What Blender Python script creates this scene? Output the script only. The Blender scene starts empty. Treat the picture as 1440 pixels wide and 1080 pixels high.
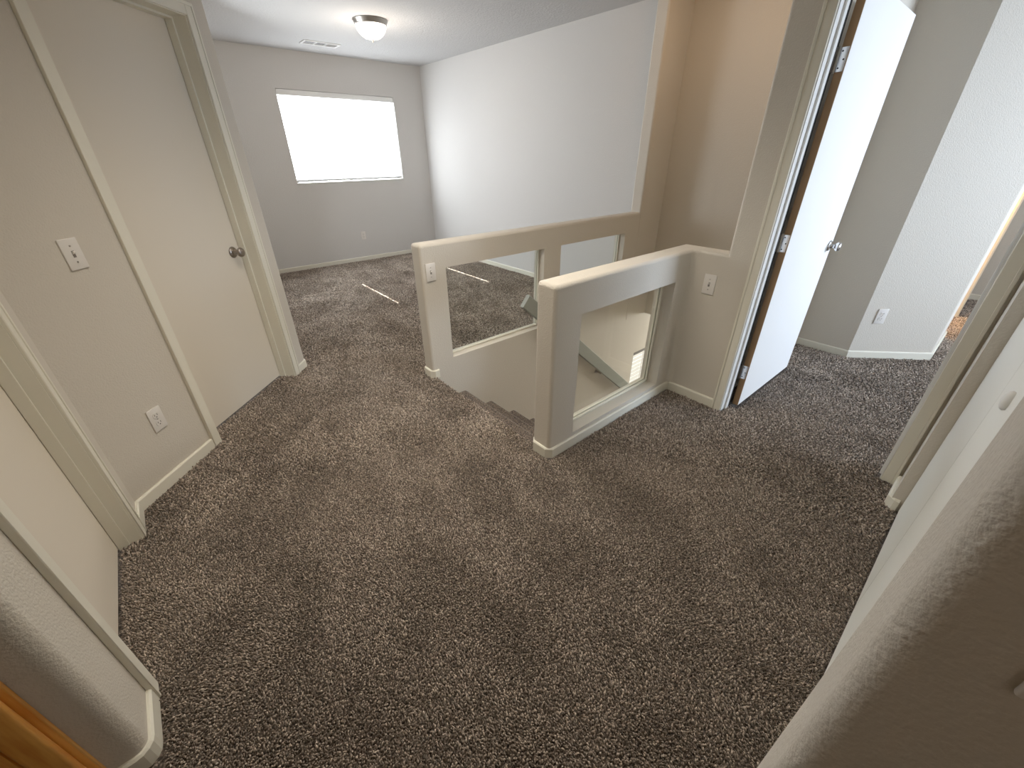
import bpy, bmesh, math, random
import numpy as np
from mathutils import Vector, Matrix

random.seed(7)
SC = bpy.context.scene
COL = SC.collection
CEIL = 2.51

# ------------------------------------------------------------------ materials
def new_mat(name):
    m = bpy.data.materials.new(name)
    m.use_nodes = True
    nt = m.node_tree
    return m, nt, nt.nodes['Principled BSDF']

def paint(name, col, rough=0.75, bump=0.0, scale=260.0, dist=0.002, spec=0.3, detail=3.0, metal=0.0, var=0.0):
    m, nt, b = new_mat(name)
    b.inputs['Base Color'].default_value = (*col, 1)
    b.inputs['Roughness'].default_value = rough
    b.inputs['Metallic'].default_value = metal
    b.inputs['Specular IOR Level'].default_value = spec
    if bump > 0 or var > 0:
        geo = nt.nodes.new('ShaderNodeNewGeometry')
        n = nt.nodes.new('ShaderNodeTexNoise')
        n.inputs['Scale'].default_value = scale
        n.inputs['Detail'].default_value = detail
        nt.links.new(geo.outputs['Position'], n.inputs['Vector'])
        if bump > 0:
            bp = nt.nodes.new('ShaderNodeBump')
            bp.inputs['Strength'].default_value = bump
            bp.inputs['Distance'].default_value = dist
            nt.links.new(n.outputs['Fac'], bp.inputs['Height'])
            nt.links.new(bp.outputs['Normal'], b.inputs['Normal'])
        if var > 0:
            n2 = nt.nodes.new('ShaderNodeTexNoise')
            n2.inputs['Scale'].default_value = 2.2
            n2.inputs['Detail'].default_value = 3
            nt.links.new(geo.outputs['Position'], n2.inputs['Vector'])
            mr = nt.nodes.new('ShaderNodeMapRange')
            mr.inputs['To Min'].default_value = 1 - var
            mr.inputs['To Max'].default_value = 1 + var
            nt.links.new(n2.outputs['Fac'], mr.inputs['Value'])
            hs = nt.nodes.new('ShaderNodeHueSaturation')
            hs.inputs['Color'].default_value = (*col, 1)
            nt.links.new(mr.outputs['Result'], hs.inputs['Value'])
            nt.links.new(hs.outputs['Color'], b.inputs['Base Color'])
    return m

WALLC = (0.59, 0.54, 0.462)
M_WALL = paint('wall_paint', WALLC, 0.7, 0.6, 150, 0.0035, 0.25, 2.5)
M_WALLG = paint('wall_paint_cool_light', (0.60, 0.583, 0.56), 0.7, 0.7, 110, 0.0035, 0.25, 2.5)  # same wall paint with the loft's cooler light put into its colour
M_CEIL = paint('ceiling_paint', (0.51, 0.505, 0.50), 0.9, 0.9, 60, 0.006, 0.15, 4)
M_TRIM = paint('trim_paint', (0.74, 0.705, 0.59), 0.42, 0.06, 60, 0.001, 0.4)
M_JAMB = paint('white_jamb_paint', (0.78, 0.77, 0.74), 0.4, 0.05, 60, 0.001, 0.4)
M_DOOR = paint('door_paint', (0.70, 0.63, 0.52), 0.5, 0.08, 220, 0.001, 0.35)
M_DOORW = paint('white_door_paint', (0.90, 0.90, 0.89), 0.45, 0.04, 220, 0.001, 0.35)
M_CLOSET = paint('closet_door_paint', (0.86, 0.85, 0.78), 0.45, 0.06, 160, 0.001, 0.35)
M_PLATE = paint('plate_plastic', (0.72, 0.68, 0.63), 0.35, 0, spec=0.5)
M_DARK = paint('dark_slot', (0.02, 0.018, 0.015), 0.6)
M_NICKEL = paint('brushed_nickel', (0.42, 0.39, 0.36), 0.28, metal=1.0)
M_CHROME = paint('chrome', (0.75, 0.75, 0.76), 0.16, metal=1.0)
M_BRONZE = paint('dark_nickel', (0.30, 0.26, 0.23), 0.32, metal=1.0)
M_EDGE = paint('raw_door_edge', (0.34, 0.20, 0.10), 0.6, 0.2, 40, 0.001)
M_RAIL = paint('rail_paint', (0.27, 0.285, 0.25), 0.4, 0.05, 60, 0.001, 0.4)
M_VENT = paint('vent_enamel', (0.80, 0.80, 0.79), 0.4)
M_VENTD = paint('vent_shadow', (0.10, 0.105, 0.11), 0.7)
M_VINYL = paint('window_vinyl', (0.82, 0.82, 0.80), 0.4)
M_REBATESHADE = paint('rebate_shade', (0.02, 0.017, 0.015), 0.8)

def oak(name, c1, c2):
    m, nt, b = new_mat(name)
    geo = nt.nodes.new('ShaderNodeNewGeometry')
    mp = nt.nodes.new('ShaderNodeMapping'); mp.inputs['Scale'].default_value = (22, 22, 1.4)
    n = nt.nodes.new('ShaderNodeTexNoise'); n.inputs['Scale'].default_value = 3.0; n.inputs['Detail'].default_value = 7
    r = nt.nodes.new('ShaderNodeValToRGB')
    r.color_ramp.elements[0].color = (*c1, 1); r.color_ramp.elements[0].position = 0.35
    r.color_ramp.elements[1].color = (*c2, 1); r.color_ramp.elements[1].position = 0.68
    nt.links.new(geo.outputs['Position'], mp.inputs['Vector']); nt.links.new(mp.outputs['Vector'], n.inputs['Vector'])
    nt.links.new(n.outputs['Fac'], r.inputs['Fac']); nt.links.new(r.outputs['Color'], b.inputs['Base Color'])
    b.inputs['Roughness'].default_value = 0.4
    return m
M_OAK = oak('honey_oak', (0.70, 0.25, 0.04), (0.98, 0.50, 0.12))

def carpet_mat(name='carpet_pile', gain=1.0):
    m, nt, b = new_mat(name)
    N = nt.nodes; L = nt.links
    geo = N.new('ShaderNodeNewGeometry')
    # warp the coordinates a little so the tufts twist
    nw = N.new('ShaderNodeTexNoise'); nw.inputs['Scale'].default_value = 55; nw.inputs['Detail'].default_value = 2
    L.new(geo.outputs['Position'], nw.inputs['Vector'])
    vm = N.new('ShaderNodeVectorMath'); vm.operation = 'SCALE'; vm.inputs['Scale'].default_value = 0.012
    L.new(nw.outputs['Color'], vm.inputs[0])
    va = N.new('ShaderNodeVectorMath'); va.operation = 'ADD'
    L.new(geo.outputs['Position'], va.inputs[0]); L.new(vm.outputs['Vector'], va.inputs[1])
    n1 = N.new('ShaderNodeTexNoise'); n1.inputs['Scale'].default_value = 135; n1.inputs['Detail'].default_value = 3.5; n1.inputs['Roughness'].default_value = 0.62
    L.new(va.outputs['Vector'], n1.inputs['Vector'])
    v1 = N.new('ShaderNodeTexVoronoi'); v1.inputs['Scale'].default_value = 150
    L.new(va.outputs['Vector'], v1.inputs['Vector'])
    # height = noise - voronoi distance
    mh = N.new('ShaderNodeMath'); mh.operation = 'MULTIPLY_ADD'; mh.inputs[1].default_value = -0.42
    L.new(v1.outputs['Distance'], mh.inputs[0]); L.new(n1.outputs['Fac'], mh.inputs[2])
    ramp = N.new('ShaderNodeValToRGB')
    cr = ramp.color_ramp
    cr.elements[0].position = 0.17; cr.elements[0].color = (0.022*gain, 0.0155*gain, 0.0115*gain, 1)
    cr.elements[1].position = 0.60; cr.elements[1].color = (0.42*gain, 0.335*gain, 0.27*gain, 1)
    e = cr.elements.new(0.36); e.color = (0.13*gain, 0.096*gain, 0.074*gain, 1)
    L.new(mh.outputs[0], ramp.inputs['Fac'])
    # broad brushed patches where the pile lies differently
    n3 = N.new('ShaderNodeTexNoise'); n3.inputs['Scale'].default_value = 2.6; n3.inputs['Detail'].default_value = 4; n3.inputs['Roughness'].default_value = 0.6
    L.new(geo.outputs['Position'], n3.inputs['Vector'])
    mr = N.new('ShaderNodeMapRange'); mr.inputs['From Min'].default_value = 0.3; mr.inputs['From Max'].default_value = 0.7
    mr.inputs['To Min'].default_value = 0.72; mr.inputs['To Max'].default_value = 1.28
    L.new(n3.outputs['Fac'], mr.inputs['Value'])
    hs = N.new('ShaderNodeHueSaturation'); L.new(ramp.outputs['Color'], hs.inputs['Color']); L.new(mr.outputs['Result'], hs.inputs['Value'])
    L.new(hs.outputs['Color'], b.inputs['Base Color'])
    b.inputs['Roughness'].default_value = 0.95
    b.inputs['Specular IOR Level'].default_value = 0.1
    b.inputs['Sheen Weight'].default_value = 0.25
    b.inputs['Sheen Roughness'].default_value = 0.5
    bp = N.new('ShaderNodeBump'); bp.inputs['Strength'].default_value = 0.9; bp.inputs['Distance'].default_value = 0.006
    L.new(mh.outputs[0], bp.inputs['Height']); L.new(bp.outputs['Normal'], b.inputs['Normal'])
    return m
M_CARPET = carpet_mat(gain=0.85)
M_STEP = carpet_mat('stair_carpet', 1.05)

def glass_mat():
    m, nt, b = new_mat('clear_pane')
    N = nt.nodes; L = nt.links
    out = N['Material Output']
    tr = N.new('ShaderNodeBsdfTransparent'); tr.inputs['Color'].default_value = (0.97, 0.985, 0.977, 1)
    gl = N.new('ShaderNodeBsdfGlossy'); gl.inputs['Roughness'].default_value = 0.02
    lw = N.new('ShaderNodeLayerWeight'); lw.inputs['Blend'].default_value = 0.5
    pw = N.new('ShaderNodeMath'); pw.operation = 'POWER'; pw.inputs[1].default_value = 4.0
    L.new(lw.outputs['Facing'], pw.inputs[0])
    fr = N.new('ShaderNodeMapRange'); fr.inputs['To Min'].default_value = 0.03; fr.inputs['To Max'].default_value = 0.7
    L.new(pw.outputs[0], fr.inputs['Value'])
    mx = N.new('ShaderNodeMixShader')
    L.new(fr.outputs[0], mx.inputs[0]); L.new(tr.outputs[0], mx.inputs[1]); L.new(gl.outputs[0], mx.inputs[2])
    L.new(mx.outputs[0], out.inputs['Surface'])
    N.remove(b)
    return m
M_GLASS = glass_mat()

def emis(name, col, s, base=(0.8, 0.8, 0.8)):
    m, nt, b = new_mat(name)
    b.inputs['Base Color'].default_value = (*base, 1)
    b.inputs['Emission Color'].default_value = (*col, 1)
    b.inputs['Emission Strength'].default_value = s
    return m
M_BLIND = emis('glowing_blind_slat', (0.88, 0.94, 1.0), 4.3)  # outside daylight put into the slats as their own glow
M_BLIND2 = emis('faint_glow_blind_slat', (1.0, 0.96, 0.86), 0.3, (0.62, 0.60, 0.54))  # weak glow put into the lower slats for daylight
M_BOWL = emis('frosted_bowl_lit', (1.0, 0.86, 0.68), 5.0)

# ------------------------------------------------------------------ mesh helpers
def finish(name, bm, mat, parent=None, smooth=None, wn=False):
    me = bpy.data.meshes.new(name)
    bmesh.ops.recalc_face_normals(bm, faces=bm.faces)
    bm.to_mesh(me); bm.free()
    mats = mat if isinstance(mat, (list, tuple)) else [mat]
    for x in mats: me.materials.append(x)
    o = bpy.data.objects.new(name, me)
    COL.objects.link(o)
    if parent is not None: o.parent = parent
    if smooth is not None:
        for p in me.polygons: p.use_smooth = True
        me.set_sharp_from_angle(angle=math.radians(smooth))
    if wn:
        md = o.modifiers.new('wn', 'WEIGHTED_NORMAL'); md.keep_sharp = True
    return o

def tag(o, label=None, cat=None, group=None, kind=None):
    if label: o['label'] = label
    if cat: o['category'] = cat
    if group: o['group'] = group
    if kind: o['kind'] = kind
    return o

def empty(name, loc=(0, 0, 0), rz=0):
    o = bpy.data.objects.new(name, None)
    o.empty_display_size = 0.05
    o.location = loc; o.rotation_euler = (0, 0, rz)
    COL.objects.link(o)
    return o

def add_box(bm, x0, x1, y0, y1, z0, z1, bev=0.0, seg=2, mi=0):
    r = bmesh.ops.create_cube(bm, size=1.0)
    vs = r['verts']
    for v in vs:
        v.co = Vector(((x0 + x1) / 2 + v.co.x * (x1 - x0), (y0 + y1) / 2 + v.co.y * (y1 - y0), (z0 + z1) / 2 + v.co.z * (z1 - z0)))
    fs = set(f for v in vs for f in v.link_faces)
    for f in fs: f.material_index = mi
    if bev > 0:
        es = list(set(e for v in vs for e in v.link_edges))
        bmesh.ops.bevel(bm, geom=es, offset=bev, segments=seg, affect='EDGES', profile=0.5)

def box(name, x0, x1, y0, y1, z0, z1, mat, parent=None, bev=0.0, seg=2):
    bm = bmesh.new(); add_box(bm, x0, x1, y0, y1, z0, z1, bev, seg)
    return finish(name, bm, mat, parent, 40 if bev else None)

def prism(poly, z0, z1):
    bm = bmesh.new()
    lo = [bm.verts.new((x, y, z0)) for x, y in poly]
    hi = [bm.verts.new((x, y, z1)) for x, y in poly]
    n = len(poly)
    bm.faces.new(lo[::-1]); bm.faces.new(hi)
    for i in range(n):
        bm.faces.new((lo[i], lo[(i + 1) % n], hi[(i + 1) % n], hi[i]))
    return bm

def rot_frame(bm, ang, origin=(0, 0, 0)):
    bmesh.ops.transform(bm, matrix=Matrix.Translation(origin) @ Matrix.Rotation(ang, 4, 'Z'), verts=bm.verts)

def lathe(bm, prof, axis='Z', seg=28, origin=(0, 0, 0)):
    """prof: list of (r, h) spun round an axis through the origin."""
    rings = []
    for r, h in prof:
        ring = []
        for i in range(seg):
            a = 2 * math.pi * i / seg
            c, s = r * math.cos(a), r * math.sin(a)
            p = {'Z': (c, s, h), 'Y': (c, h, s), 'X': (h, c, s)}[axis]
            ring.append(bm.verts.new(Vector(p) + Vector(origin)))
        rings.append(ring)
    for a, b in zip(rings, rings[1:]):
        for i in range(seg):
            bm.faces.new((a[i], a[(i + 1) % seg], b[(i + 1) % seg], b[i]))
    bm.faces.new(rings[0]); bm.faces.new(rings[-1][::-1])

def sel_bevel(bm, test, off, seg=6, clamp=True):
    es = [e for e in bm.edges if test(e.verts[0].co, e.verts[1].co)]
    if es:
        bmesh.ops.bevel(bm, geom=es, offset=off, segments=seg, affect='EDGES', profile=0.5, clamp_overlap=clamp)

def cut(o, cutters):
    """subtract bmesh-made boxes from o, keeping one clean mesh"""
    bm = bmesh.new()
    for c in cutters: add_box(bm, *c)
    me = bpy.data.meshes.new('cutter'); bm.to_mesh(me); bm.free()
    k = bpy.data.objects.new('cutter', me); COL.objects.link(k)
    k.matrix_world = o.get('_cm', None) or Matrix.Identity(4)
    md = o.modifiers.new('b', 'BOOLEAN'); md.operation = 'DIFFERENCE'; md.object = k; md.solver = 'EXACT'
    bpy.context.view_layer.update()
    dg = bpy.context.evaluated_depsgraph_get()
    new = bpy.data.meshes.new_from_object(o.evaluated_get(dg))
    o.modifiers.remove(md)
    o.data = new
    bpy.data.objects.remove(k)
    for p in new.polygons: p.use_smooth = True
    new.set_sharp_from_angle(angle=math.radians(35))
    md = o.modifiers.new('wn', 'WEIGHTED_NORMAL'); md.keep_sharp = True
    return o

def near(a, b, t=1e-4): return abs(a - b) < t
def vert_at(*pts):
    """edge test: vertical edge standing on one of the plan points"""
    def f(a, b):
        return abs(a.z - b.z) > 0.05 and any(near(a.x, x, 1e-3) and near(a.y, y, 1e-3) and near(b.x, x, 1e-3) and near(b.y, y, 1e-3) for x, y in pts)
    return f

def wall(name, poly, z0=0.0, z1=CEIL, rounds=(), r=0.02, holes=(), mat=None):
    bm = prism(poly, z0, z1)
    if rounds: sel_bevel(bm, vert_at(*rounds), r, 6)
    o = finish(name, bm, mat or M_WALL, None, 35)
    if holes: cut(o, holes)
    else:
        md = o.modifiers.new('wn', 'WEIGHTED_NORMAL'); md.keep_sharp = True
    o['kind'] = 'structure'
    return o

def rect(x0, x1, y0, y1): return [(x0, y0), (x1, y0), (x1, y1), (x0, y1)]

# ------------------------------------------------------------------ floor and ceiling
def make_floor():
    xs = [-1.9, 1.285, 2.46, 3.96, 7.6]
    ys = [-3.6, 0.93, 1.24, 2.42, 6.6]
    cells = [(i, j) for i in range(4) for j in range(4)
             if not ((i == 1 and j == 2) or (i == 2 and j in (1, 2)))]
    bm = bmesh.new()
    V = {}
    def v(i, j, k):
        key = (i, j, k)
        if key not in V: V[key] = bm.verts.new((xs[i], ys[j], 0.0 if k else -0.13))
        return V[key]
    cs = set(cells)
    for i, j in cells:
        bm.faces.new((v(i, j, 1), v(i + 1, j, 1), v(i + 1, j + 1, 1), v(i, j + 1, 1)))
        f = bm.faces.new((v(i, j, 0), v(i, j + 1, 0), v(i + 1, j + 1, 0), v(i + 1, j, 0)))
        f.material_index = 1
        for (di, dj, a, b) in ((-1, 0, (i, j + 1), (i, j)), (1, 0, (i + 1, j), (i + 1, j + 1)), (0, -1, (i, j), (i + 1, j)), (0, 1, (i + 1, j + 1), (i, j + 1))):
            if (i + di, j + dj) not in cs:
                bm.faces.new((v(*a, 0), v(*b, 0), v(*b, 1), v(*a, 1)))
    sel_bevel(bm, lambda a, b: near(a.x, 1.285, 1e-3) and near(b.x, 1.285, 1e-3) and near(a.z, 0) and near(b.z, 0) and min(a.y, b.y) > 1.2 and max(a.y, b.y) < 2.45, 0.025, 5)
    o = finish('floor', bm, [M_CARPET, M_WALL], None, 35)
    tag(o, 'dark brown shaggy carpet over the landing and the loft', 'floor', kind='structure')
make_floor()
o = box('ceiling', -1.9, 7.6, -3.6, 6.6, CEIL, CEIL + 0.15, M_CEIL); tag(o, 'white knockdown textured ceiling', 'ceiling', kind='structure')
o = box('floor_lower', 1.0, 7.6, 0.2, 2.7, -2.85, -2.7, M_CARPET); tag(o, 'carpet at the foot of the stairs', 'floor', kind='structure')

# real shaggy pile standing on the carpet backing
def pile_mat():
    m, nt, b = new_mat('carpet_yarn')
    N = nt.nodes; L = nt.links
    at = N.new('ShaderNodeAttribute'); at.attribute_name = 'yarn'
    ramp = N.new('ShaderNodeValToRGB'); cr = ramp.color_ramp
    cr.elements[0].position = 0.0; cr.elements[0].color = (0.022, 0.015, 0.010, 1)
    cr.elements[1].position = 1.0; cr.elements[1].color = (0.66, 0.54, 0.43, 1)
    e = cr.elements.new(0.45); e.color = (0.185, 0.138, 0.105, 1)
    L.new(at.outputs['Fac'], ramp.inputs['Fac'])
    L.new(ramp.outputs['Color'], b.inputs['Base Color'])
    b.inputs['Roughness'].default_value = 0.9
    b.inputs['Specular IOR Level'].default_value = 0.15
    b.inputs['Sheen Weight'].default_value = 0.5
    b.inputs['Sheen Tint'].default_value = (1.0, 0.88, 0.76, 1)
    return m

def make_pile():
    rng = np.random.default_rng(11)
    def inside_poly(x, y, poly):
        r = np.zeros(len(x), bool); n = len(poly)
        for i in range(n):
            x1, y1 = poly[i]; x2, y2 = poly[(i + 1) % n]
            c = ((y1 > y) != (y2 > y)) & (x < (x2 - x1) * (y - y1) / ((y2 - y1) + 1e-12) + x1)
            r ^= c
        return r
    R2 = math.sqrt(2)
    landing = [(-0.424, 0.2), (0.345, 0.2), (0.345, -0.045), (0.77, -0.045), (0.77, -0.118), (2.185, -0.118), (2.185, -0.076), (2.388, -0.076),
               (2.388, 1.162), (1.235, 1.162), (1.235, 1.31), (1.272, 1.31), (1.272, 2.36), (1.235, 2.36), (1.235, 2.495), (3.685, 2.495), (3.685, 6.352), (0.60, 6.352), (0.60, 3.34),
               (0.612, 3.19), dpt_(2.52, -1.812), dpt_(2.51, -1.925), dpt_(1.74, -1.925), dpt_(1.73, -1.812), (-0.424, 2.13),
               (-0.424, 1.94), (-0.51, 1.93), (-0.51, 1.22), (-0.424, 1.2)]
    bed = [(2.38, 0.0), (2.38, 0.785), (2.50, 0.785), (2.50, 0.735), (3.36, 0.735), (3.36, 0.87), (3.898, 0.87), (3.898, 0.505), (4.34, 0.062), (5.03, 0.062), (5.03, 0.9), (5.79, 0.9), (5.79, 0.062), (6.65, 0.062), (6.65, -1.6), (2.53, -1.6), (2.53, 0.0)]
    allv, sp_ = [], []
    for s, r0, r1 in ((0.0064, 0.3, 1.9), (0.0084, 1.9, 3.2), (0.0105, 3.2, 8.0)):
        xs = np.arange(-0.6, 6.7, s); ys = np.arange(-1.6, 6.4, s)
        X, Y = np.meshgrid(xs, ys); X = X.ravel(); Y = Y.ravel()
        d = np.hypot(X, Y); k = (d >= r0) & (d < r1); X = X[k]; Y = Y[k]
        X = X + rng.uniform(-0.45, 0.45, len(X)) * s; Y = Y + rng.uniform(-0.45, 0.45, len(Y)) * s
        k = inside_poly(X, Y, landing) | inside_poly(X, Y, bed)
        X = X[k]; Y = Y[k]
        allv.append(np.stack([X, Y], 1)); sp_.append(np.full(len(X), s))
    P = np.concatenate(allv); S = np.concatenate(sp_); n = len(P)
    x, y = P[:, 0], P[:, 1]
    # slow fields: which way the pile was brushed, and how much
    def field(seed, fr):
        g = np.random.default_rng(seed); v = np.zeros(n)
        for i in range(9):
            a = g.uniform(0, 2 * math.pi); f = fr * g.uniform(0.5, 2.4); p = g.uniform(0, 6.28)
            v += np.sin((x * math.cos(a) + y * math.sin(a)) * f * 6.28 + p) / 3.0
        return v
    fa, fb, fc = field(1, 1.1), field(2, 1.6), field(3, 6.0)
    ang = rng.uniform(0, 2 * math.pi, n)
    lean = rng.uniform(0.15, 0.9, n)
    bx = 0.35 * np.cos(fa * 2.2); by = 0.35 * np.sin(fa * 2.2)
    h = S * rng.uniform(0.9, 1.45, n); h = np.minimum(h * 1.1, 0.0135)
    lx = (np.cos(ang) * lean + bx) * h * 0.75; ly = (np.sin(ang) * lean + by) * h * 0.75
    rad = S * rng.uniform(0.36, 0.56, n)
    V = np.zeros((n, 10, 3)); A = np.zeros((n, 10))
    val = np.clip(rng.normal(0.46, 0.23, n) + 0.04 * fb + 0.025 * fc, 0.05, 0.98)
    rot = rng.uniform(0, 6.28, n)
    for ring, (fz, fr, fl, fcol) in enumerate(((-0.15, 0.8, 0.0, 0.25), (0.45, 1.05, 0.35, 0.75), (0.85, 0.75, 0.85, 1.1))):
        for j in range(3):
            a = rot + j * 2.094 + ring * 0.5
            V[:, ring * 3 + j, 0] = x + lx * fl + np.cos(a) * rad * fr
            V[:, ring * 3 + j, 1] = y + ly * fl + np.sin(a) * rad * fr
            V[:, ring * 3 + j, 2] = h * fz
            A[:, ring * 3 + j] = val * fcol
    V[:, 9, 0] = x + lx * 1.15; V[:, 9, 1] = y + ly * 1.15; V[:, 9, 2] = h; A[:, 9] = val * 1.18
    quads = []
    for ring in (0, 1):
        for j in range(3):
            k = (j + 1) % 3
            quads.append((ring * 3 + j, ring * 3 + k, ring * 3 + 3 + k, ring * 3 + 3 + j))
    tris = [(6, 7, 9), (7, 8, 9), (8, 6, 9)]
    base = (np.arange(n) * 10)[:, None, None]
    Q = (base + np.array(quads)[None]).reshape(n, -1); T = (base + np.array(tris)[None]).reshape(n, -1)
    loops = np.concatenate([Q, T], 1).ravel().astype(np.int32)
    nf = n * 9
    sizes = np.tile(np.array([4] * 6 + [3] * 3), n)
    starts = np.concatenate([[0], np.cumsum(sizes)[:-1]]).astype(np.int32)
    me = bpy.data.meshes.new('carpet_pile')
    me.vertices.add(n * 10); me.vertices.foreach_set('co', V.ravel().astype(np.float32))
    me.loops.add(len(loops)); me.loops.foreach_set('vertex_index', loops)
    me.polygons.add(nf); me.polygons.foreach_set('loop_start', starts)
    at = me.attributes.new('yarn', 'FLOAT', 'POINT'); at.data.foreach_set('value', np.clip(A, 0, 1).ravel().astype(np.float32))
    me.polygons.foreach_set('use_smooth', np.ones(nf, bool))
    me.update(calc_edges=True); me.validate()
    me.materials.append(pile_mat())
    o = bpy.data.objects.new('carpet_pile', me); COL.objects.link(o)
    tag(o, 'dark brown flecked shag carpet pile over landing, loft and bedroom', 'carpet', kind='stuff')
    print('tufts', n)
def dpt_(s, n): return ((s + n) / math.sqrt(2), (s - n) / math.sqrt(2))
make_pile()

# ------------------------------------------------------------------ walls
# wall with the big window
WX0, WX1, WZ0, WZ1 = 1.715, 3.235, 1.105, 2.125
wall('wall_window', rect(0.45, 3.85, 6.37, 6.52), holes=[(WX0, WX1, 6.2, 6.7, WZ0, WZ1)], mat=M_WALLG)
wall('wall_loft_right', rect(3.70, 3.85, 2.40, 6.45), mat=M_WALLG)
wall('wall_loft_left', rect(0.45, 0.595, 3.30, 6.45))

# 45 degree wall with door 1; local frame: s along (1,1), n towards the room
A45 = math.radians(45)
def dpt(s, n):      # local (s, n) -> world xy ; n = (x-y)/sqrt2
    return ((s + n) / math.sqrt(2), (s - n) / math.sqrt(2))
NW = -1.826         # wall face
S0, S1 = 1.206, 2.69
D1a, D1b = 1.735, 2.515
def dwall():
    poly = [dpt(S0 - 0.12, NW), dpt(S1, NW), dpt(S1, NW - 0.13), dpt(S0 - 0.3, NW - 0.13)]
    bm = prism(poly, 0, CEIL)
    sel_bevel(bm, vert_at(dpt(S1, NW), dpt(S1, NW - 0.13)), 0.02, 6)
    o = finish('wall_angled', bm, M_WALL, None, 35)
    # cut the doorway in the rotated frame
    o['_cm'] = 0
    del o['_cm']
    k = bmesh.new(); add_box(k, D1a - 0.02, D1b + 0.02, -0.4, 0.4, -0.5, 2.05)
    rot_frame(k, A45, (*dpt(0, NW), 0))
    me = bpy.data.meshes.new('k'); k.to_mesh(me); k.free()
    ko = bpy.data.objects.new('k', me); COL.objects.link(ko)
    md = o.modifiers.new('b', 'BOOLEAN'); md.operation = 'DIFFERENCE'; md.object = ko; md.solver = 'EXACT'
    bpy.context.view_layer.update()
    new = bpy.data.meshes.new_from_object(o.evaluated_get(bpy.context.evaluated_depsgraph_get()))
    o.modifiers.remove(md); o.data = new; bpy.data.objects.remove(ko)
    for p in new.polygons: p.use_smooth = True
    new.set_sharp_from_angle(angle=math.radians(35))
    md = o.modifiers.new('wn', 'WEIGHTED_NORMAL'); md.keep_sharp = True
    tag(o, kind='structure')
dwall()

# near left wall with door 2
XL = -0.44
D2a, D2b = 1.215, 1.935
wall('wall_left', [(XL, 0.985), (XL, 2.165), (XL - 0.13, 2.25), (XL - 0.13, 0.985)], rounds=[(XL, 0.985)], r=0.03,
     holes=[(XL - 0.4, XL + 0.3, D2a - 0.02, D2b + 0.02, -0.5, 2.05)])

# half walls round the stairwell
CAP = 0.938
def half_wall_back():
    poly = rect(1.25, 3.60, 2.365, 2.48)
    bm = prism(poly, -2.7, CAP)
    # round the end and the cap
    def t(a, b):
        end = near(a.x, 1.25) and near(b.x, 1.25)
        top = near(a.z, CAP) and near(b.z, CAP)
        if end and abs(a.z - b.z) > 0.05: return True
        if top and (end or abs(a.x - b.x) > 0.5): return True
        return False
    sel_bevel(bm, t, 0.02, 5)
    o = finish('wall_stair_back', bm, M_WALL, None, 35)
    cut(o, [(1.43, 2.346, 2.2, 2.7, 0.117, 0.775), (2.535, 3.40, 2.2, 2.7, 0.117, 0.775)])
    tag(o, kind='structure')
half_wall_back()
wall('wall_stair_corner', rect(3.60, 4.06, 2.365, 2.48), z0=-0.13, rounds=[(3.60, 2.365), (3.60, 2.48)], r=0.018)
wall('wall_stair_lower', rect(3.60, 7.0, 2.365, 2.48), z0=-2.7, z1=-0.13, holes=[(3.86, 5.1, 2.2, 2.7, -1.9, -0.60)])
wall('wall_stair_end', rect(3.95, 4.06, 0.60, 2.40), z0=-0.13)

def half_wall_front():
    R = 0.02
    def fil(cx, cy, a0, a1, n=5, rr=R):
        return [(cx + rr * math.cos(math.radians(a0 + (a1 - a0) * i / n)), cy + rr * math.sin(math.radians(a0 + (a1 - a0) * i / n))) for i in range(n + 1)]
    poly = fil(1.25 + R, 1.18 + R, 180, 270)
    poly += [(2.366 + 0.04 * math.sin(math.radians(q)), 1.14 + 0.04 * math.cos(math.radians(q))) for q in (0, 15, 30, 45, 60, 75, 90)]
    poly += [(2.406, 0.9715), (2.4072, 0.962), (2.4072, 0.93), (2.5188, 0.93), (2.5188, 0.962), (2.52, 0.9715)]
    poly += fil(2.52 - R, 1.305 - R, 0, 90) + fil(1.25 + R, 1.305 - R, 90, 180)
    n = len(poly)
    P = [Vector(p) for p in poly]
    nor = []
    for i in range(n):
        d1 = (P[i] - P[i - 1]).normalized(); d2 = (P[(i + 1) % n] - P[i]).normalized()
        n1 = Vector((-d1.y, d1.x)); n2 = Vector((-d2.y, d2.x)); m_ = (n1 + n2).normalized()
        nor.append(m_ / max(0.4, m_.dot(n1)))
    bm = bmesh.new()
    lv = [(0.0, -2.7)] + [((R - 0.001) * (1 - math.cos(math.radians(t))), CAP - R + R * math.sin(math.radians(t))) for t in (0, 15, 30, 45, 60, 75, 90)]
    rings = [[bm.verts.new((p.x + q.x * d, p.y + q.y * d, z)) for p, q in zip(P, nor)] for d, z in lv]
    bm.faces.new(rings[0][::-1]); bm.faces.new(rings[-1])
    for r0, r1 in zip(rings, rings[1:]):
        for i in range(n): bm.faces.new((r0[i], r0[(i + 1) % n], r1[(i + 1) % n], r1[i]))
    o = finish('wall_stair_front', bm, M_WALL, None, 35)
    cut(o, [(1.43, 2.255, 1.0, 1.5, 0.085, 0.77)])
    tag(o, kind='structure')
half_wall_front()
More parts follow.
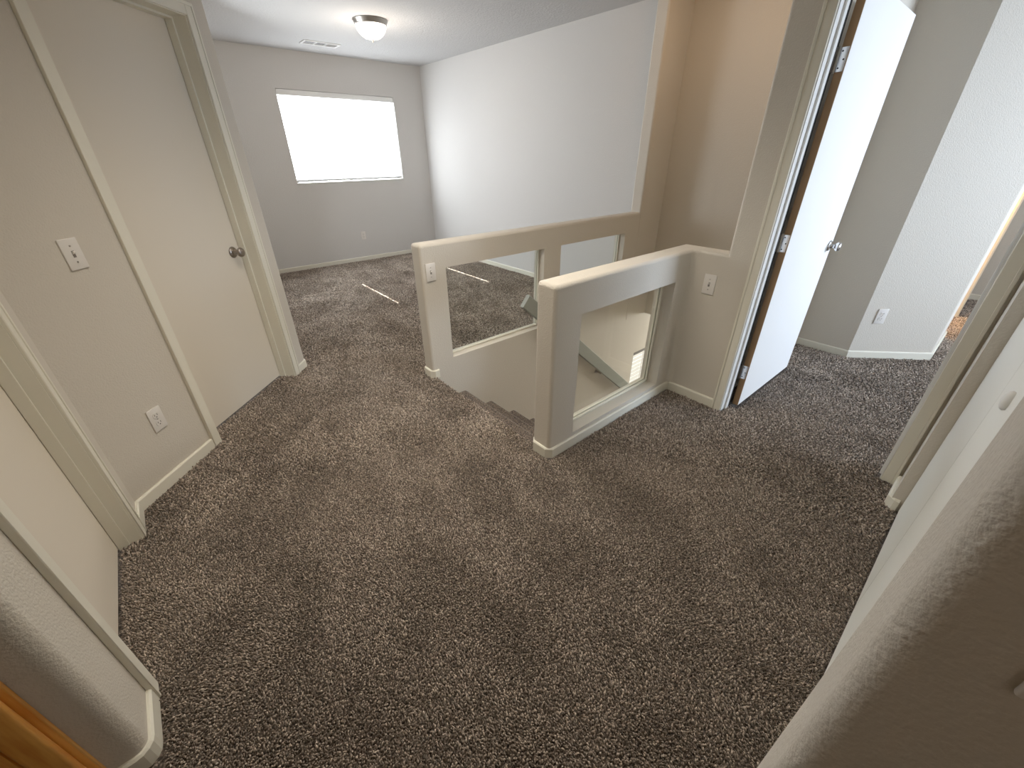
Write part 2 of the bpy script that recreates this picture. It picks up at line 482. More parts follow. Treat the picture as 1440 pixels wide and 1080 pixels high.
# the hall wall with the bedroom doorway (door 3)
D3a, D3b = -0.012, 0.796
wall('wall_hall', rect(2.406, 2.52, -0.20, 0.987), rounds=[(2.406, 0.987), (2.52, 0.987)], r=0.016,
     holes=[(2.2, 2.7, D3a - 0.02, D3b + 0.02, -0.5, 2.05)])
wall('wall_stair_side', rect(2.52, 3.96, 0.885, 0.965), z0=-0.13)
wall('wall_stair_side_lower', rect(2.52, 7.0, 0.80, 0.965), z0=-2.7, z1=-0.13)
wall('wall_lower_end', rect(6.9, 7.0, 0.8, 2.4), z0=-2.7, z1=-0.13)
wall('wall_stair_foot', rect(1.1, 1.25, 1.2, 2.45), z0=-2.7, z1=-0.13)

# closet wall on the right (runs along X), with a drywall-wrapped opening
YC = -0.082
wall('wall_closet', rect(0.50, 2.45, YC - 0.13, YC), rounds=[(2.19, YC)], r=0.018,
     holes=[(0.76, 2.19, YC - 0.3, YC + 0.3, -0.5, 2.05)])
# bullnosed wall end beside the camera
wall('wall_entry', rect(0.352, 0.50, -1.75, -0.051), rounds=[(0.352, -0.051), (0.50, -0.051)], r=0.024)
# the dim room the picture is taken from
wall('wall_entry_left', rect(-1.75, XL - 0.13, 1.56, 1.68))
wall('wall_entry_far', rect(-1.85, -1.7, -1.8, 1.68))
wall('wall_entry_rear', rect(-1.8, 0.45, -1.85, -1.72))
wall('wall_closet_rear', rect(0.45, 2.6, -0.95, -0.85))

# bedroom beyond the open door
YB = 0.078
wall('wall_bedroom_angled', [(3.912, 0.90), (3.912, 0.512), (4.346, YB), (5.02, YB), (5.02, YB + 0.11), (4.40, YB + 0.11), (4.02, 0.56), (4.02, 0.90)],
     rounds=[(5.02, YB), (4.346, YB)], r=0.012)
wall('wall_bedroom_back', rect(5.80, 6.75, YB, YB + 0.11))
wall('wall_bedroom_header', rect(4.9, 5.85, YB + 0.005, YB + 0.105), z0=2.05)
wall('wall_bedroom_far', rect(6.67, 6.8, -3.4, 2.2))
wall('wall_bedroom_window', rect(2.4, 6.8, -3.4, -3.25), holes=[(3.2, 5.8, -3.6, -3.0, 0.5, 2.2)])
wall('wall_bedroom_near', rect(2.41, 2.52, -3.4, -0.15))
wall('wall_bath_far', rect(4.3, 6.8, 2.05, 2.2))
wall('wall_bath_left', rect(4.3, 4.4, 0.2, 2.1))

# ------------------------------------------------------------------ baseboards
def baseboard(name, pts, ends=(0, 0), h=0.062, t=0.012, closed=False, z0=0.0, mat=None):
    """pts: polyline of the wall face (room on the right-hand side when walking); extruded outwards"""
    bm = bmesh.new()
    P = [Vector(p) for p in pts]
    n = len(P)
    offs = []
    for i in range(n):
        d1 = (P[i] - P[i - 1]).normalized() if i > 0 else (P[1] - P[0]).normalized()
        d2 = (P[i + 1] - P[i]).normalized() if i < n - 1 else (P[-1] - P[-2]).normalized()
        n1 = Vector((d1.y, -d1.x)); n2 = Vector((d2.y, -d2.x))
        b = (n1 + n2).normalized()
        k = 1 / max(0.3, b.dot(n1))
        offs.append(b * k)
    prof = [(0, 0), (t, 0), (t, h - 0.006), (t * 0.55, h), (0, h)]
    rings = []
    for p, o in zip(P, offs):
        rings.append([bm.verts.new((p.x + o.x * a, p.y + o.y * a, z0 + z)) for a, z in prof])
    for a, b in zip(rings, rings[1:]):
        for i in range(5):
            bm.faces.new((a[i], a[(i + 1) % 5], b[(i + 1) % 5], b[i]))
    bm.faces.new(rings[0]); bm.faces.new(rings[-1][::-1])
    o = finish(name, bm, mat or M_TRIM)
    tag(o, kind='structure')
    return o
def arc(cx, cy, r, a0, a1, n=5):
    return [(cx + r * math.cos(math.radians(a0 + (a1 - a0) * i / n)), cy + r * math.sin(math.radians(a0 + (a1 - a0) * i / n))) for i in range(n + 1)]

baseboard('baseboard_window', [(0.595, 6.37), (3.70, 6.37)])
baseboard('baseboard_loft_right', [(3.70, 6.37), (3.70, 2.48)])
# angled wall: right of door 1 and between the two doors
baseboard('baseboard_angled_end', [dpt(2.572, NW), dpt(S1 - 0.02, NW)] + [dpt(S1, NW - 0.02), dpt(S1, NW - 0.13)])
baseboard('baseboard_left', [(XL, 1.992), (XL, 2.1425), dpt(1.680, NW)])
baseboard('baseboard_left_corner', [(XL - 0.075, 0.985), (XL - 0.03, 0.985)] + arc(XL - 0.03, 1.015, 0.03, -90, 0, 4)[1:] + [(XL, 1.158)])
# half walls
baseboard('baseboard_stair_front', [(1.33, 1.305), (1.272, 1.305), (1.25, 1.283), (1.25, 1.202), (1.272, 1.18), (2.406, 1.18), (2.406, 0.853)][::-1][::-1])
baseboard('baseboard_stair_back', [(1.60, 2.48), (1.27, 2.48), (1.25, 2.46), (1.25, 2.385), (1.27, 2.365), (1.30, 2.365)])
# bedroom
baseboard('baseboard_bedroom', [(2.52, 0.885), (3.912, 0.885), (3.912, 0.512), (4.346, YB), (5.02, YB)])
baseboard('baseboard_bedroom_far', [(6.67, YB), (6.67, -3.2)])
# closet corner
baseboard('baseboard_closet', [(2.395, YC), (2.208, YC), (2.19, YC - 0.018), (2.19, YC - 0.03)][::-1][::-1], t=0.014)

# ------------------------------------------------------------------ door trims and doors
def casing_bm(bm, a0, a1, top, depth_out, w=0.057, mi=0):
    """flat three-sided casing in local frame: opening along X from a0 to a1, front towards -Y at y=-depth_out"""
    y0, y1 = -depth_out, 0.0
    rv = 0.004
    a0 -= rv; a1 += rv; top += rv; w -= rv
    add_box(bm, a0 - w, a0, y0, y1, 0, top + w, 0.003, 1, mi)
    add_box(bm, a1, a1 + w, y0, y1, 0, top + w, 0.003, 1, mi)
    add_box(bm, a0 - 0.001, a1 + 0.001, y0 + 0.0002, y1, top, top + w - 0.0003, 0.003, 1, mi)
    # raised outer bead
    e = 0.0008
    add_box(bm, a0 - w - e, a0 - w + 0.012, y0 - 0.004, y1, 0, top + w + e, 0.002, 1, mi)
    add_box(bm, a1 + w - 0.012, a1 + w + e, y0 - 0.004, y1, 0, top + w + e, 0.002, 1, mi)
    add_box(bm, a0 - w + 0.001, a1 + w - 0.001, y0 - 0.0038, y1, top + w - 0.012, top + w + e + 0.0003, 0.002, 1, mi)

def jamb_bm(bm, a0, a1, top, depth, stop_y0, stop_y1, mi=0):
    add_box(bm, a0 - 0.019, a0, -0.002, depth, 0, top + 0.019, 0, 1, mi)
    add_box(bm, a1, a1 + 0.019, -0.002, depth, 0, top + 0.019, 0, 1, mi)
    add_box(bm, a0, a1, -0.002, depth, top, top + 0.019, 0, 1, mi)
    add_box(bm, a0, a0 + 0.010, stop_y0, stop_y1, 0, top, 0.001, 1, mi)
    add_box(bm, a1 - 0.010, a1, stop_y0, stop_y1, 0, top, 0.001, 1, mi)
    add_box(bm, a0, a1, stop_y0, stop_y1, top - 0.010, top, 0.001, 1, mi)

def knob_bm(bm, y_dir=-1, r=0.027):
    """door knob pointing to -Y (y_dir=-1) or +Y from the origin"""
    s = y_dir
    prof = [(0.002, 0), (0.033, 0), (0.033, 0.004), (0.029, 0.009), (0.015, 0.012), (0.0115, 0.020), (0.0115, 0.032),
            (0.019, 0.038), (r, 0.046), (r + 0.0015, 0.054), (r - 0.002, 0.062), (r - 0.009, 0.066), (0.002, 0.067)]
    lathe(bm, [(a, b * s) for a, b in prof], 'Y', 28)

def place(o, ang, origin):
    o.location = origin; o.rotation_euler = (0, 0, ang)

def wood_trim(name, ang, origin, a0, a1, top, depth, st, mats, side_mat=None):
    bm = bmesh.new()
    casing_bm(bm, a0, a1, top, 0.013, mi=0)
    jamb_bm(bm, a0, a1, top, depth, st[0], st[1], mi=1 if len(mats) > 1 else 0)
    o = finish(name, bm, mats, None, 40)
    place(o, ang, origin)
    tag(o, kind='structure')
    return o

# door 1 in the angled wall (local x = s direction, local -y = towards the room)
o1 = (*dpt(0, NW), 0)
TR1 = wood_trim('trim_1', A45, o1, D1a, D1b, 2.032, 0.145, (0.066, 0.104), [M_TRIM])
def closed_door(name, ang, origin, a0, a1, top, yface, mat, label):
    root = empty(name, origin, ang)
    bm = bmesh.new(); add_box(bm, a0 + 0.003, a1 - 0.003, yface, yface + 0.035, 0.012, top - 0.003, 0.0015, 1)
    finish('door_slab', bm, mat, root, 40)
    tag(root, label, 'door', kind='structure')
    return root
d1 = closed_door('door_1', A45, o1, D1a, D1b, 2.032, 0.107, M_DOOR, 'closed flat cream door with dark round knob')
bm = bmesh.new(); knob_bm(bm, -1)
k = finish('door_knob', bm, M_BRONZE, d1, 50); k.location = (2.445, 0.107, 0.908)
tag(k, 'dark nickel round knob')
bm = bmesh.new(); add_box(bm, D1b - 0.004, D1b + 0.001, 0.085, 0.107, 0.87, 0.945, 0.001, 1)
k = finish('strike_plate', bm, M_BRONZE, d1)

# door 2 in the near left wall: local x = +Y world, local -y = +X world
o2 = (XL, 0, 0); A2 = math.radians(90)
wood_trim('trim_2', A2, o2, D2a, D2b, 2.032, 0.12, (0.040, 0.076), [M_TRIM])
d2 = closed_door('door_2', A2, o2, D2a, D2b, 2.032, 0.078, M_DOOR, 'closed flat cream door nearest the bottom left')

# door 3 frame (bedroom): local x = -Y world, local -y = -X world
o3 = (2.406, 0, 0); A3 = math.radians(-90)
wood_trim('trim_3', A3, o3, -D3b, -D3a, 2.032, 0.114, (0.040, 0.072), [M_TRIM, M_JAMB])

def open_door():
    root = empty('door_3', (2.53, 0.782, 0))
    L_ = 0.826; T = 0.035
    bm = bmesh.new(); add_box(bm, 0.001, L_, -T, 0, 0.014, 2.036, 0.0015, 1)
    finish('door_slab', bm, M_DOORW, root, 40)
    bm = bmesh.new(); add_box(bm, -0.0022, 0.0012, -T + 0.001, -0.001, 0.014, 2.036)
    e = finish('door_edge', bm, M_EDGE, root); tag(e, 'bare brown wooden hinge edge')
    for z in (1.775, 1.01, 0.245):
        bm = bmesh.new()
        add_box(bm, -0.0045, -0.0015, -T + 0.004, -0.001, z - 0.044, z + 0.044, 0.001, 1)
        h = finish('hinge', bm, M_CHROME, root, 40)
        bm = bmesh.new(); lathe(bm, [(0.002, z - 0.048), (0.0055, z - 0.046), (0.0055, z + 0.046), (0.002, z + 0.048)], 'Z', 14, (-0.007, 0.004, 0))
        finish('hinge_pin', bm, M_NICKEL, h, 50)
        bm = bmesh.new()
        add_box(bm, -0.026, -0.008, 0.0085, 0.0105, z - 0.044, z + 0.044)
        finish('jamb_leaf', bm, M_NICKEL, h)
        bm = bmesh.new()
        for dz, dy in ((-0.03, -0.010), (0, -0.021), (0.03, -0.010)):
            lathe(bm, [(0.0035, -0.0050), (0.0035, -0.0040)], 'X', 10, (0, dy, z + dz))
        finish('hinge_screw', bm, M_DARK, h)
    bm = bmesh.new(); knob_bm(bm, -1)
    k = finish('door_knob', bm, M_CHROME, root, 50); k.location = (L_ - 0.062, -T, 0.905)
    bm = bmesh.new(); knob_bm(bm, 1)
    k = finish('door_knob', bm, M_CHROME, root, 50); k.location = (L_ - 0.062, 0.0, 0.905)
    tag(root, 'open white door with three hinges and chrome knob', 'door', kind='structure')
open_door()
# dark strip painted for the shade in the rebate behind the open door
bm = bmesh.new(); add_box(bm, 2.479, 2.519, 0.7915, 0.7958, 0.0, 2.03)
tag(finish('trim_rebate_shade', bm, M_REBATESHADE), kind='structure')

# closet doors on the right
for i, (xa, xb) in enumerate(((1.482, 2.186), (0.765, 1.478))):
    root = empty('door_%d' % (4 + i), (xa, YC, 0))
    bm = bmesh.new(); add_box(bm, 0, xb - xa, -0.072, -0.042, 0.012, 2.045, 0.002, 1)
    finish('door_slab', bm, M_CLOSET, root, 40)
    tag(root, ['flat cream closet door panel beside the bedroom doorway', 'flat cream closet door panel with small oval white pull'][i], 'door', kind='structure')
    if i == 1:
        bm = bmesh.new()
        lathe(bm, [(0.001, 0.0), (0.013, 0.0), (0.0145, 0.006), (0.0125, 0.012), (0.008, 0.016), (0.001, 0.018)], 'Y', 24)
        for v in bm.verts: v.co.z *= 1.6; v.co.y *= 0.8
        k = finish('door_pull', bm, M_JAMB, root, 60); k.location = (1.262 - xa, -0.042, 0.972)
        tag(k, 'small white oval pull')

# warm-lit casing in the bedroom's back opening
bm = bmesh.new()
add_box(bm, 5.79, 5.80, YB - 0.002, YB + 0.112, 0, 2.05)
add_box(bm, 5.80, 5.857, YB - 0.013, YB, 0, 2.1)
add_box(bm, 5.012, 5.022, YB + 0.02, YB + 0.112, 0, 2.05)
tag(finish('trim_4', bm, M_TRIM), kind='structure')

# ------------------------------------------------------------------ stair glass, beads
def pane(name, x0, x1, z0, z1, y, t, label, beads, bead_side):
    root = empty(name, ((x0 + x1) / 2, y, z0))
    hw = (x1 - x0) / 2; hh = z1 - z0
    bm = bmesh.new(); add_box(bm, -hw + 0.002, hw - 0.002, -0.0025, 0.0025, 0.002, hh - 0.002)
    finish('pane', bm, M_GLASS, root)
    for side in (-1, 1):
        a, b = (-0.0165, -0.003) if side < 0 else (0.003, 0.0165)
        bm = bmesh.new()
        add_box(bm, -hw + 0.001, hw - 0.001, a, b, 0.001, 0.013, 0.002, 1)
        add_box(bm, -hw + 0.001, hw - 0.001, a, b, hh - 0.013, hh - 0.001, 0.002, 1)
        add_box(bm, -hw + 0.001, -hw + 0.012, a, b, 0.001, hh - 0.001, 0.002, 1)
        add_box(bm, hw - 0.012, hw - 0.001, a, b, 0.001, hh - 0.001, 0.002, 1)
        finish('glazing_bead', bm, M_TRIM, root, 40)
    tag(root, label, 'window', 'glass panels in the stair half walls', 'structure')
pane('window_2', 1.43, 2.346, 0.117, 0.775, 2.44, 0, 'wide clear glass panel in the back half wall beside the light switch', None, 0)
pane('window_3', 2.535, 3.40, 0.117, 0.775, 2.44, 0, 'clear glass panel of the back half wall nearest the brown stair wall', None, 0)
pane('window_4', 1.43, 2.255, 0.085, 0.77, 1.265, 0, 'clear glass panel in the front half wall', None, 0)

# ------------------------------------------------------------------ stairs
st = empty('staircase', (1.285, 1.83, 0))
RUN, RISE = 0.25, 0.2
for k_ in range(1, 12):
    zt = -RISE * k_
    x0 = 1.285 + RUN * (k_ - 1); x1 = x0 + RUN
    if k_ == 11: x1 = 4.9
    bm = bmesh.new()
    add_box(bm, x0 - 1.285 - 0.02, x1 - 1.285, -0.523, 0.533, zt - 0.2, zt)
    sel_bevel(bm, lambda a, b: near(a.x, x1 - 1.285, 1e-3) and near(b.x, x1 - 1.285, 1e-3) and near(a.z, zt, 1e-3) and near(b.z, zt, 1e-3), 0.03, 6)
    finish('step', bm, M_STEP, st, 40)
tag(st, 'brown carpeted staircase going down between the two half walls', 'stairs')

# handrail
def handrail():
    p0 = Vector((2.12, 2.30, 0.463)); p1 = Vector((4.15, 2.30, -1.289))
    d = (p1 - p0); L_ = d.length
    root = empty('handrail', p0)
    ang = math.atan2(-(p1.z - p0.z), p1.x - p0.x)
    Mx = Matrix.Rotation(ang, 4, 'Y')
    bm = bmesh.new()
    prof = [(-0.019, -0.105), (-0.013, -0.110), (0.013, -0.110), (0.019, -0.105), (0.019, -0.005), (0.014, 0.0), (-0.014, 0.0), (-0.019, -0.005)]
    a = [bm.verts.new((0, y, z)) for y, z in prof]; b = [bm.verts.new((L_, y, z)) for y, z in prof]
    n = len(prof)
    bm.faces.new(a); bm.faces.new(b[::-1])
    for i in range(n): bm.faces.new((a[i], a[(i + 1) % n], b[(i + 1) % n], b[i]))
    bmesh.ops.transform(bm, matrix=Mx, verts=bm.verts)
    finish('rail', bm, M_RAIL, root, 35)
    for t in (0.35, 1.5, 2.5):
        bm = bmesh.new()
        c = Mx @ Vector((t, 0, -0.108))
        add_box(bm, c.x - 0.012, c.x + 0.012, c.y - 0.01, 0.064, c.z - 0.012, c.z + 0.012, 0.003, 2)
        lathe(bm, [(0.002, 0.056), (0.03, 0.056), (0.03, 0.062), (0.002, 0.064)], 'Y', 20, (c.x, 0, c.z))
        finish('rail_bracket', bm, M_NICKEL, root, 40)
    tag(root, 'painted wooden handrail sloping down along the stair wall', 'handrail')
handrail()

# ------------------------------------------------------------------ big window and blind
w = empty('window_1', ((WX0 + WX1) / 2, 6.49, WZ0))
hw = (WX1 - WX0) / 2; hh = WZ1 - WZ0
bm = bmesh.new()
for a in ((-hw, hw, -0.02, 0.03, 0, 0.045), (-hw, hw, -0.02, 0.03, hh - 0.045, hh), (-hw, -hw + 0.045, -0.02, 0.03, 0, hh), (hw - 0.045, hw, -0.02, 0.03, 0, hh), (-0.02, 0.02, -0.02, 0.03, 0, hh)):
    add_box(bm, *a)
finish('window_frame', bm, M_VINYL, w)
bm = bmesh.new(); add_box(bm, -hw + 0.04, hw - 0.04, 0.003, 0.008, 0.04, hh - 0.04)
finish('pane', bm, M_GLASS, w)
bm = bmesh.new(); add_box(bm, -hw - 0.006, hw + 0.006, -0.128, -0.02, -0.014, 0.001, 0.003, 1)
finish('window_sill', bm, M_VINYL, w, 40)
tag(w, 'wide vinyl window in the far loft wall', 'window', kind='structure')

# two narrow slots added to the blind to shape sun lines on the floor
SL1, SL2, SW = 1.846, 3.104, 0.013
b_ = empty('window_blind', ((WX0 + WX1) / 2, 6.405, WZ0))
cx = (WX0 + WX1) / 2
bm = bmesh.new(); add_box(bm, -hw + 0.006, hw - 0.006, -0.028, 0.028, hh - 0.062, hh - 0.004, 0.003, 2)
h_ = finish('headrail', bm, M_VINYL, b_, 40)
bm = bmesh.new(); add_box(bm, -hw + 0.01, hw - 0.01, -0.02, 0.02, 0.012, 0.034, 0.004, 2)
finish('bottom_rail', bm, paint('bottom_rail_grey', (0.35, 0.35, 0.34), 0.5), b_, 40)
cols = [(WX0 + 0.012 - cx, SL1 - SW / 2 - cx), (SL1 + SW / 2 - cx, SL2 - SW / 2 - cx), (SL2 + SW / 2 - cx, WX1 - 0.012 - cx)]
first = None
nsl = 36
for i in range(nsl):
    z = 0.052 + i * (hh - 0.125) / (nsl - 1)
    if first is None:
        bm = bmesh.new()
        for a, c in cols:
            r_ = bmesh.ops.create_grid(bm, x_segments=1, y_segments=1, size=1)
            for v in r_['verts']:
                v.co = Vector(((a + c) / 2 + v.co.x * (c - a) / 2, v.co.y * 0.0125, v.co.y * 0.0175))
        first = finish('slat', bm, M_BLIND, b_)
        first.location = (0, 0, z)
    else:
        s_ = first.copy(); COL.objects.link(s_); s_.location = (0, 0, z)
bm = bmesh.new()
for a, c in cols: add_box(bm, a, c, 0.022, 0.024, 0.03, hh - 0.05)  # unseen sheet added behind the slats to block the sun
finish('added_sun_block', bm, M_BLIND, b_)
tag(b_, 'closed white slatted blind with daylight glow put into the slats', 'blind')

# lower stair window with blind
w = empty('window_5', (4.48, 2.43, -1.9))
bm = bmesh.new()
for a in ((-0.62, 0.62, 0, 0.04, 0, 0.04), (-0.62, 0.62, 0, 0.04, 1.26, 1.30), (-0.62, -0.58, 0, 0.04, 0, 1.3), (0.58, 0.62, 0, 0.04, 0, 1.3), (-0.02, 0.02, 0, 0.04, 0, 1.3)):
    add_box(bm, *a)
finish('window_frame', bm, M_VINYL, w)
bm = bmesh.new(); add_box(bm, -0.6, 0.6, 0.018, 0.022, 0.02, 1.28); finish('pane', bm, M_GLASS, w)
tag(w, 'vinyl window low on the stair wall', 'window', kind='structure')
b2 = empty('window_blind', (4.48, 2.385, -1.9))
bm = bmesh.new(); add_box(bm, -0.615, 0.615, -0.02, 0.02, 1.262, 1.298, 0.002, 1)
finish('headrail', bm, paint('headrail_shade', (0.16, 0.15, 0.14), 0.6), b2, 40)
first = None
for i in range(24):
    z = 0.03 + i * 0.0525
    if first is None:
        bm = bmesh.new()
        add_box(bm, -0.61, 0.61, -0.006, -0.004, -0.019, 0.019)
        bmesh.ops.rotate(bm, verts=bm.verts, cent=(0, 0, 0), matrix=Matrix.Rotation(math.radians(-22), 3, 'X'))
        first = finish('slat', bm, M_BLIND2, b2); first.location = (0, 0, z)
    else:
        s_ = first.copy(); COL.objects.link(s_); s_.location = (0, 0, z)
for x in (-0.42, 0.42):
    bm = bmesh.new(); add_box(bm, x - 0.008, x + 0.008, -0.024, -0.022, 0.01, 1.27)
    finish('ladder_tape', bm, M_PLATE, b2)
tag(b2, 'white slatted blind seen through the front glass panel below the landing', 'blind')

# ------------------------------------------------------------------ electrics
def plate_bm(bm, w=0.07, h=0.114, t=0.006):
    add_box(bm, -w / 2, w / 2, -t, 0, -h / 2, h / 2, 0.0022, 3)

def light_switch(loc, rz, label, group=None):
    root = empty('light_switch', loc, rz)
    bm = bmesh.new(); plate_bm(bm); finish('cover_plate', bm, M_PLATE, root, 40)
    bm = bmesh.new(); add_box(bm, -0.0055, 0.0055, -0.0066, -0.0058, -0.0125, 0.0125); sl = finish('toggle_slot', bm, paint('slot_shade', (0.22, 0.20, 0.18), 0.6), root)
    bm = bmesh.new(); add_box(bm, -0.0045, 0.0045, -0.013, 0.0, -0.004, 0.004, 0.001, 1)
    bmesh.ops.rotate(bm, verts=bm.verts, cent=(0, 0, 0), matrix=Matrix.Rotation(math.radians(-30), 3, 'X'))
    t = finish('toggle', bm, M_PLATE, root); t.location = (0, -0.003, 0.002)
    for z in (-0.030, 0.030):
        bm = bmesh.new(); lathe(bm, [(0.0005, -0.0074), (0.0033, -0.0072), (0.0036, -0.0058), (0.0005, -0.0056)], 'Y', 14, (0, 0, z))
        finish('screw', bm, M_NICKEL, root, 50)
    tag(root, label, 'light switch', group)
    return root

def outlet(loc, rz, label):
    root = empty('wall_outlet', loc, rz)
    bm = bmesh.new(); plate_bm(bm); finish('cover_plate', bm, M_PLATE, root, 40)
    for zc in (-0.0195, 0.0195):
        bm = bmesh.new()
        lathe(bm, [(0.001, -0.0078), (0.0165, -0.0078), (0.0172, -0.0056), (0.001, -0.0055)], 'Y', 28, (0, 0, 0))
        for v in bm.verts: v.co.z = max(-0.0135, min(0.0135, v.co.z))
        r_ = finish('receptacle', bm, M_PLATE, root, 40); r_.location = (0, 0, zc)
        bm = bmesh.new()
        add_box(bm, -0.0078, -0.0056, -0.0083, -0.0075, -0.001, 0.0075)
        add_box(bm, 0.0056, 0.0078, -0.0083, -0.0075, -0.001, 0.0075)
        lathe(bm, [(0.0027, -0.0083), (0.0027, -0.0075)], 'Y', 12, (0, 0, -0.0075))
        finish('socket_slot', bm, M_DARK, r_)
    bm = bmesh.new(); lathe(bm, [(0.0005, -0.0074), (0.003, -0.0072), (0.0034, -0.0058), (0.0005, -0.0056)], 'Y', 14)
    finish('screw', bm, M_NICKEL, root, 50)
    tag(root, label, 'outlet')
    return root

def dloc(x, y, z):   # snap a point onto the angled wall face
    s = (x + y) / math.sqrt(2)
    p = dpt(s, NW + 0.0002); return (p[0], p[1], z)
light_switch(dloc(-0.247, 2.333, 1.101), A45, 'white toggle switch on the angled wall between the two cream doors')
outlet(dloc(-0.254, 2.326, 0.338), A45, 'white duplex outlet low on the angled wall between the two cream doors')
light_switch((1.314, 2.3648, 0.763), 0, 'white toggle switch on the end post of the back half wall')
light_switch((2.4058, 1.051, 0.757), A3, 'white toggle switch beside the bedroom door casing')
light_switch((0.3518, -0.150, 1.165), A3, 'white toggle switch on the shadowed wall nearest the camera')
outlet((2.467, 6.3698, 0.366), 0, 'white outlet under the window in the far loft wall')
P45 = ((3.912 + 4.346) / 2, 0)
def bedloc(x, z):    # on the bedroom's 45 degree wall: x + y = const
    c = 4.346 + YB
    return (x - 0.0002, c - x - 0.0002, z)
outlet(bedloc(3.998, 0.348), math.radians(-45), 'white outlet on the daylit bedroom wall')

# ceiling lamp
cl = empty('ceiling_light', (2.2, 4.6, CEIL))
bm = bmesh.new(); lathe(bm, [(0.02, 0.0), (0.155, 0.0), (0.158, -0.006), (0.152, -0.014), (0.146, -0.030), (0.136, -0.040), (0.128, -0.040), (0.02, -0.038)], 'Z', 48)
finish('mounting_ring', bm, M_NICKEL, cl, 30)
bm = bmesh.new(); lathe(bm, [(0.136, -0.040), (0.135, -0.058), (0.122, -0.085), (0.098, -0.112), (0.065, -0.132), (0.03, -0.141), (0.004, -0.143)], 'Z', 48)
finish('glass_bowl', bm, M_BOWL, cl, 60)
bm = bmesh.new(); lathe(bm, [(0.002, -0.140), (0.011, -0.142), (0.011, -0.147), (0.005, -0.150), (0.008, -0.157), (0.006, -0.163), (0.001, -0.166)], 'Z', 20)
finish('finial', bm, M_NICKEL, cl, 60)
tag(cl, 'lit frosted bowl ceiling light with nickel ring', 'ceiling light')

# ceiling vent
vt = empty('ceiling_vent', (2.15, 5.82, CEIL))
bm = bmesh.new()
for a in ((-0.20, 0.20, -0.09, -0.068), (-0.20, 0.20, 0.068, 0.09), (-0.20, -0.178, -0.068, 0.068), (0.178, 0.20, -0.068, 0.068), (-0.066, -0.052, -0.068, 0.068), (0.052, 0.066, -0.068, 0.068)):
    add_box(bm, *a, -0.009, 0, 0.002, 1)
finish('vent_frame', bm, M_VENT, vt, 40)
bm = bmesh.new(); add_box(bm, -0.18, 0.18, -0.07, 0.07, -0.0015, 0); finish('duct_opening', bm, M_VENTD, vt)
bm = bmesh.new()
for xa, xb, dr in ((-0.178, -0.066, 0.2), (-0.052, 0.052, 0.2), (0.066, 0.178, 1.2)):
    for i in range(6):
        y = -0.058 + i * 0.023
        r_ = bmesh.ops.create_cube(bm, size=1)
        Mx = Matrix.Translation(((xa + xb) / 2, y, -0.005)) @ Matrix.Rotation(math.radians(35 * dr), 4, 'X') @ Matrix.Diagonal((xb - xa, 0.009, 0.0008, 1))
        bmesh.ops.transform(bm, matrix=Mx, verts=r_['verts'])
finish('louvre', bm, M_VENT, vt)
tag(vt, 'white ceiling vent register above the big window', 'vent')

# oak cabinet at the bottom left
cb = empty('oak_cabinet', (-0.514, 0.985, 0))
bm = bmesh.new(); add_box(bm, -0.62, -0.062, 0.0, 0.56, 0, 2.1); finish('carcass', bm, M_OAK, cb)
bm = bmesh.new()
add_box(bm, -0.035, 0.0, -0.012, 0.0, 0.0, 2.1, 0.002, 1); add_box(bm, -0.63, -0.035, -0.012, -0.0, 0.0, 0.08, 0.002, 1)
finish('face_frame', bm, M_OAK, cb, 40)
dr = empty('cabinet_door', (0, 0, 0)); dr.parent = cb
bm = bmesh.new()
add_box(bm, -0.062, -0.012, -0.032, -0.013, 0.09, 2.05, 0.006, 3); add_box(bm, -0.60, -0.55, -0.032, -0.013, 0.09, 2.05, 0.006, 3)
add_box(bm, -0.55, -0.062, -0.032, -0.013, 0.09, 0.15, 0.004, 2); add_box(bm, -0.55, -0.062, -0.032, -0.013, 1.99, 2.05, 0.004, 2)
finish('stile', bm, M_OAK, dr, 40)
bm = bmesh.new(); add_box(bm, -0.548, -0.066, -0.026, -0.014, 0.152, 1.988, 0.006, 2); finish('door_panel', bm, M_OAK, dr, 40)
tag(cb, 'honey oak cabinet at the very edge beside the shadowed wall corner', 'cabinet')

# ------------------------------------------------------------------ lights
def area(name, loc, target, size, size_y, energy, col, spread=None):
    l = bpy.data.lights.new(name, 'AREA'); l.shape = 'RECTANGLE'; l.size = size; l.size_y = size_y
    l.energy = energy; l.color = col
    if spread: l.spread = math.radians(spread)
    o = bpy.data.objects.new(name, l); COL.objects.link(o)
    o.location = loc
    o.rotation_euler = (Vector(target) - Vector(loc)).to_track_quat('-Z', 'Y').to_euler()
    return o
def point(name, loc, energy, col, r=0.08):
    l = bpy.data.lights.new(name, 'POINT'); l.energy = energy; l.color = col; l.shadow_soft_size = r
    o = bpy.data.objects.new(name, l); COL.objects.link(o); o.location = loc
    return o
# daylight at the bedroom window (behind the right-hand wall)
area('bedroom_daylight', (5.2, -3.2, 1.9), (4.3, 0, 1.5), 2.4, 1.6, 74, (0.66, 0.80, 1.0), 80)
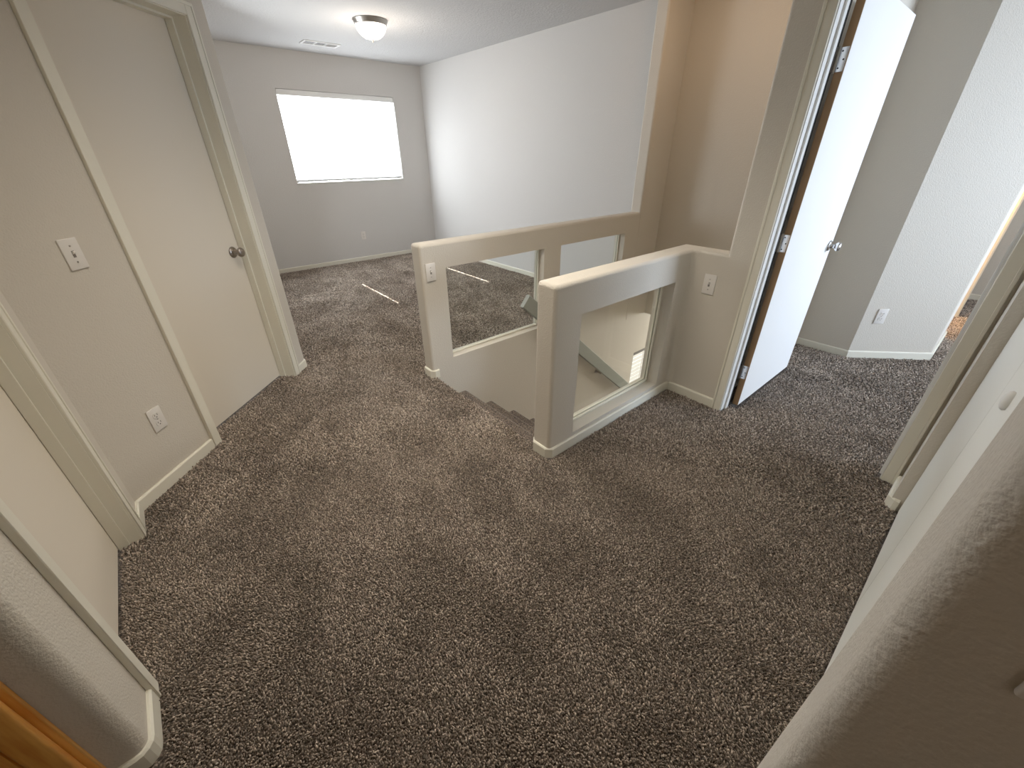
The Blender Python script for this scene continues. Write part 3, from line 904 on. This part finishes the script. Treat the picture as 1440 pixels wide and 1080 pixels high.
# lamps out of the picture, and fills added to brighten
point('stair_lamp', (3.2, 1.75, 2.35), 5, (1.0, 0.64, 0.36), 0.12)
point('bath_lamp', (5.35, 0.75, 1.9), 150, (1.0, 0.62, 0.30), 0.08)
area('landing_fill', (0.95, 1.6, 2.49), (0.95, 1.6, 0), 1.1, 1.1, 20, (1.0, 0.90, 0.75), 112)  # unseen soft fill added over the landing
area('loft_side_fill', (0.68, 4.9, 1.35), (2.6, 3.1, 0.8), 1.4, 1.2, 50, (0.88, 0.95, 1.0))  # unseen fill added at the hidden loft wall, which has no window
point('loft_lamp_bulb', (2.2, 4.6, 2.10), 11, (1.0, 0.90, 0.80), 0.1)
point('loft_lamp_glow', (2.2, 4.6, 2.36), 0.9, (1.0, 0.55, 0.30), 0.14)
area('lower_stair_fill', (5.2, 1.6, -0.2), (3.4, 1.9, -1.6), 1.0, 0.8, 55, (1.0, 0.95, 0.86))  # unseen fill added to brighten the lower stair walls
point('rear_room_fill', (-0.7, -1.0, 2.1), 3.6, (1.0, 0.84, 0.66), 0.15)  # weak fill added behind the camera to lift the dark faces
# low sun through the slots of the blind
s = bpy.data.lights.new('sun', 'SUN'); s.energy = 85; s.angle = math.radians(0.3); s.color = (1, 0.97, 0.9)
so = bpy.data.objects.new('sun', s); COL.objects.link(so)
so.rotation_euler = Vector((0, -1, -0.86)).to_track_quat('-Z', 'Y').to_euler()
so.location = (2, 9, 6)

wd = bpy.data.worlds.new('World'); SC.world = wd; wd.use_nodes = True
bg = wd.node_tree.nodes['Background']; bg.inputs['Color'].default_value = (0.85, 0.92, 1.0, 1); bg.inputs['Strength'].default_value = 3.0

# ------------------------------------------------------------------ camera
f, th, ro, ya = 572.346375, 0.515470014, -0.00657504614, 0.701836981
F = Vector((math.sin(ya) * math.cos(th), math.cos(ya) * math.cos(th), -math.sin(th)))
r = Vector((math.cos(ya), -math.sin(ya), 0)); u = r.cross(F)
c, s_ = math.cos(ro), math.sin(ro)
r2 = c * r + s_ * u; u2 = -s_ * r + c * u
cam = bpy.data.cameras.new('camera'); cam.sensor_width = 36; cam.lens = f / 1440 * 36; cam.clip_start = 0.02
co = bpy.data.objects.new('camera', cam); COL.objects.link(co)
Mx = Matrix((r2, u2, -F)).transposed().to_4x4(); Mx.translation = (0, 0, 1.43)
co.matrix_world = Mx
SC.camera = co
SC.view_settings.view_transform = 'Standard'
SC.view_settings.look = 'None'
SC.view_settings.exposure = 0.12
SC.view_settings.gamma = 1.2
SC.cycles.use_denoising = True
SC.cycles.max_bounces = 10
SC.cycles.diffuse_bounces = 6
SC.cycles.transparent_max_bounces = 16
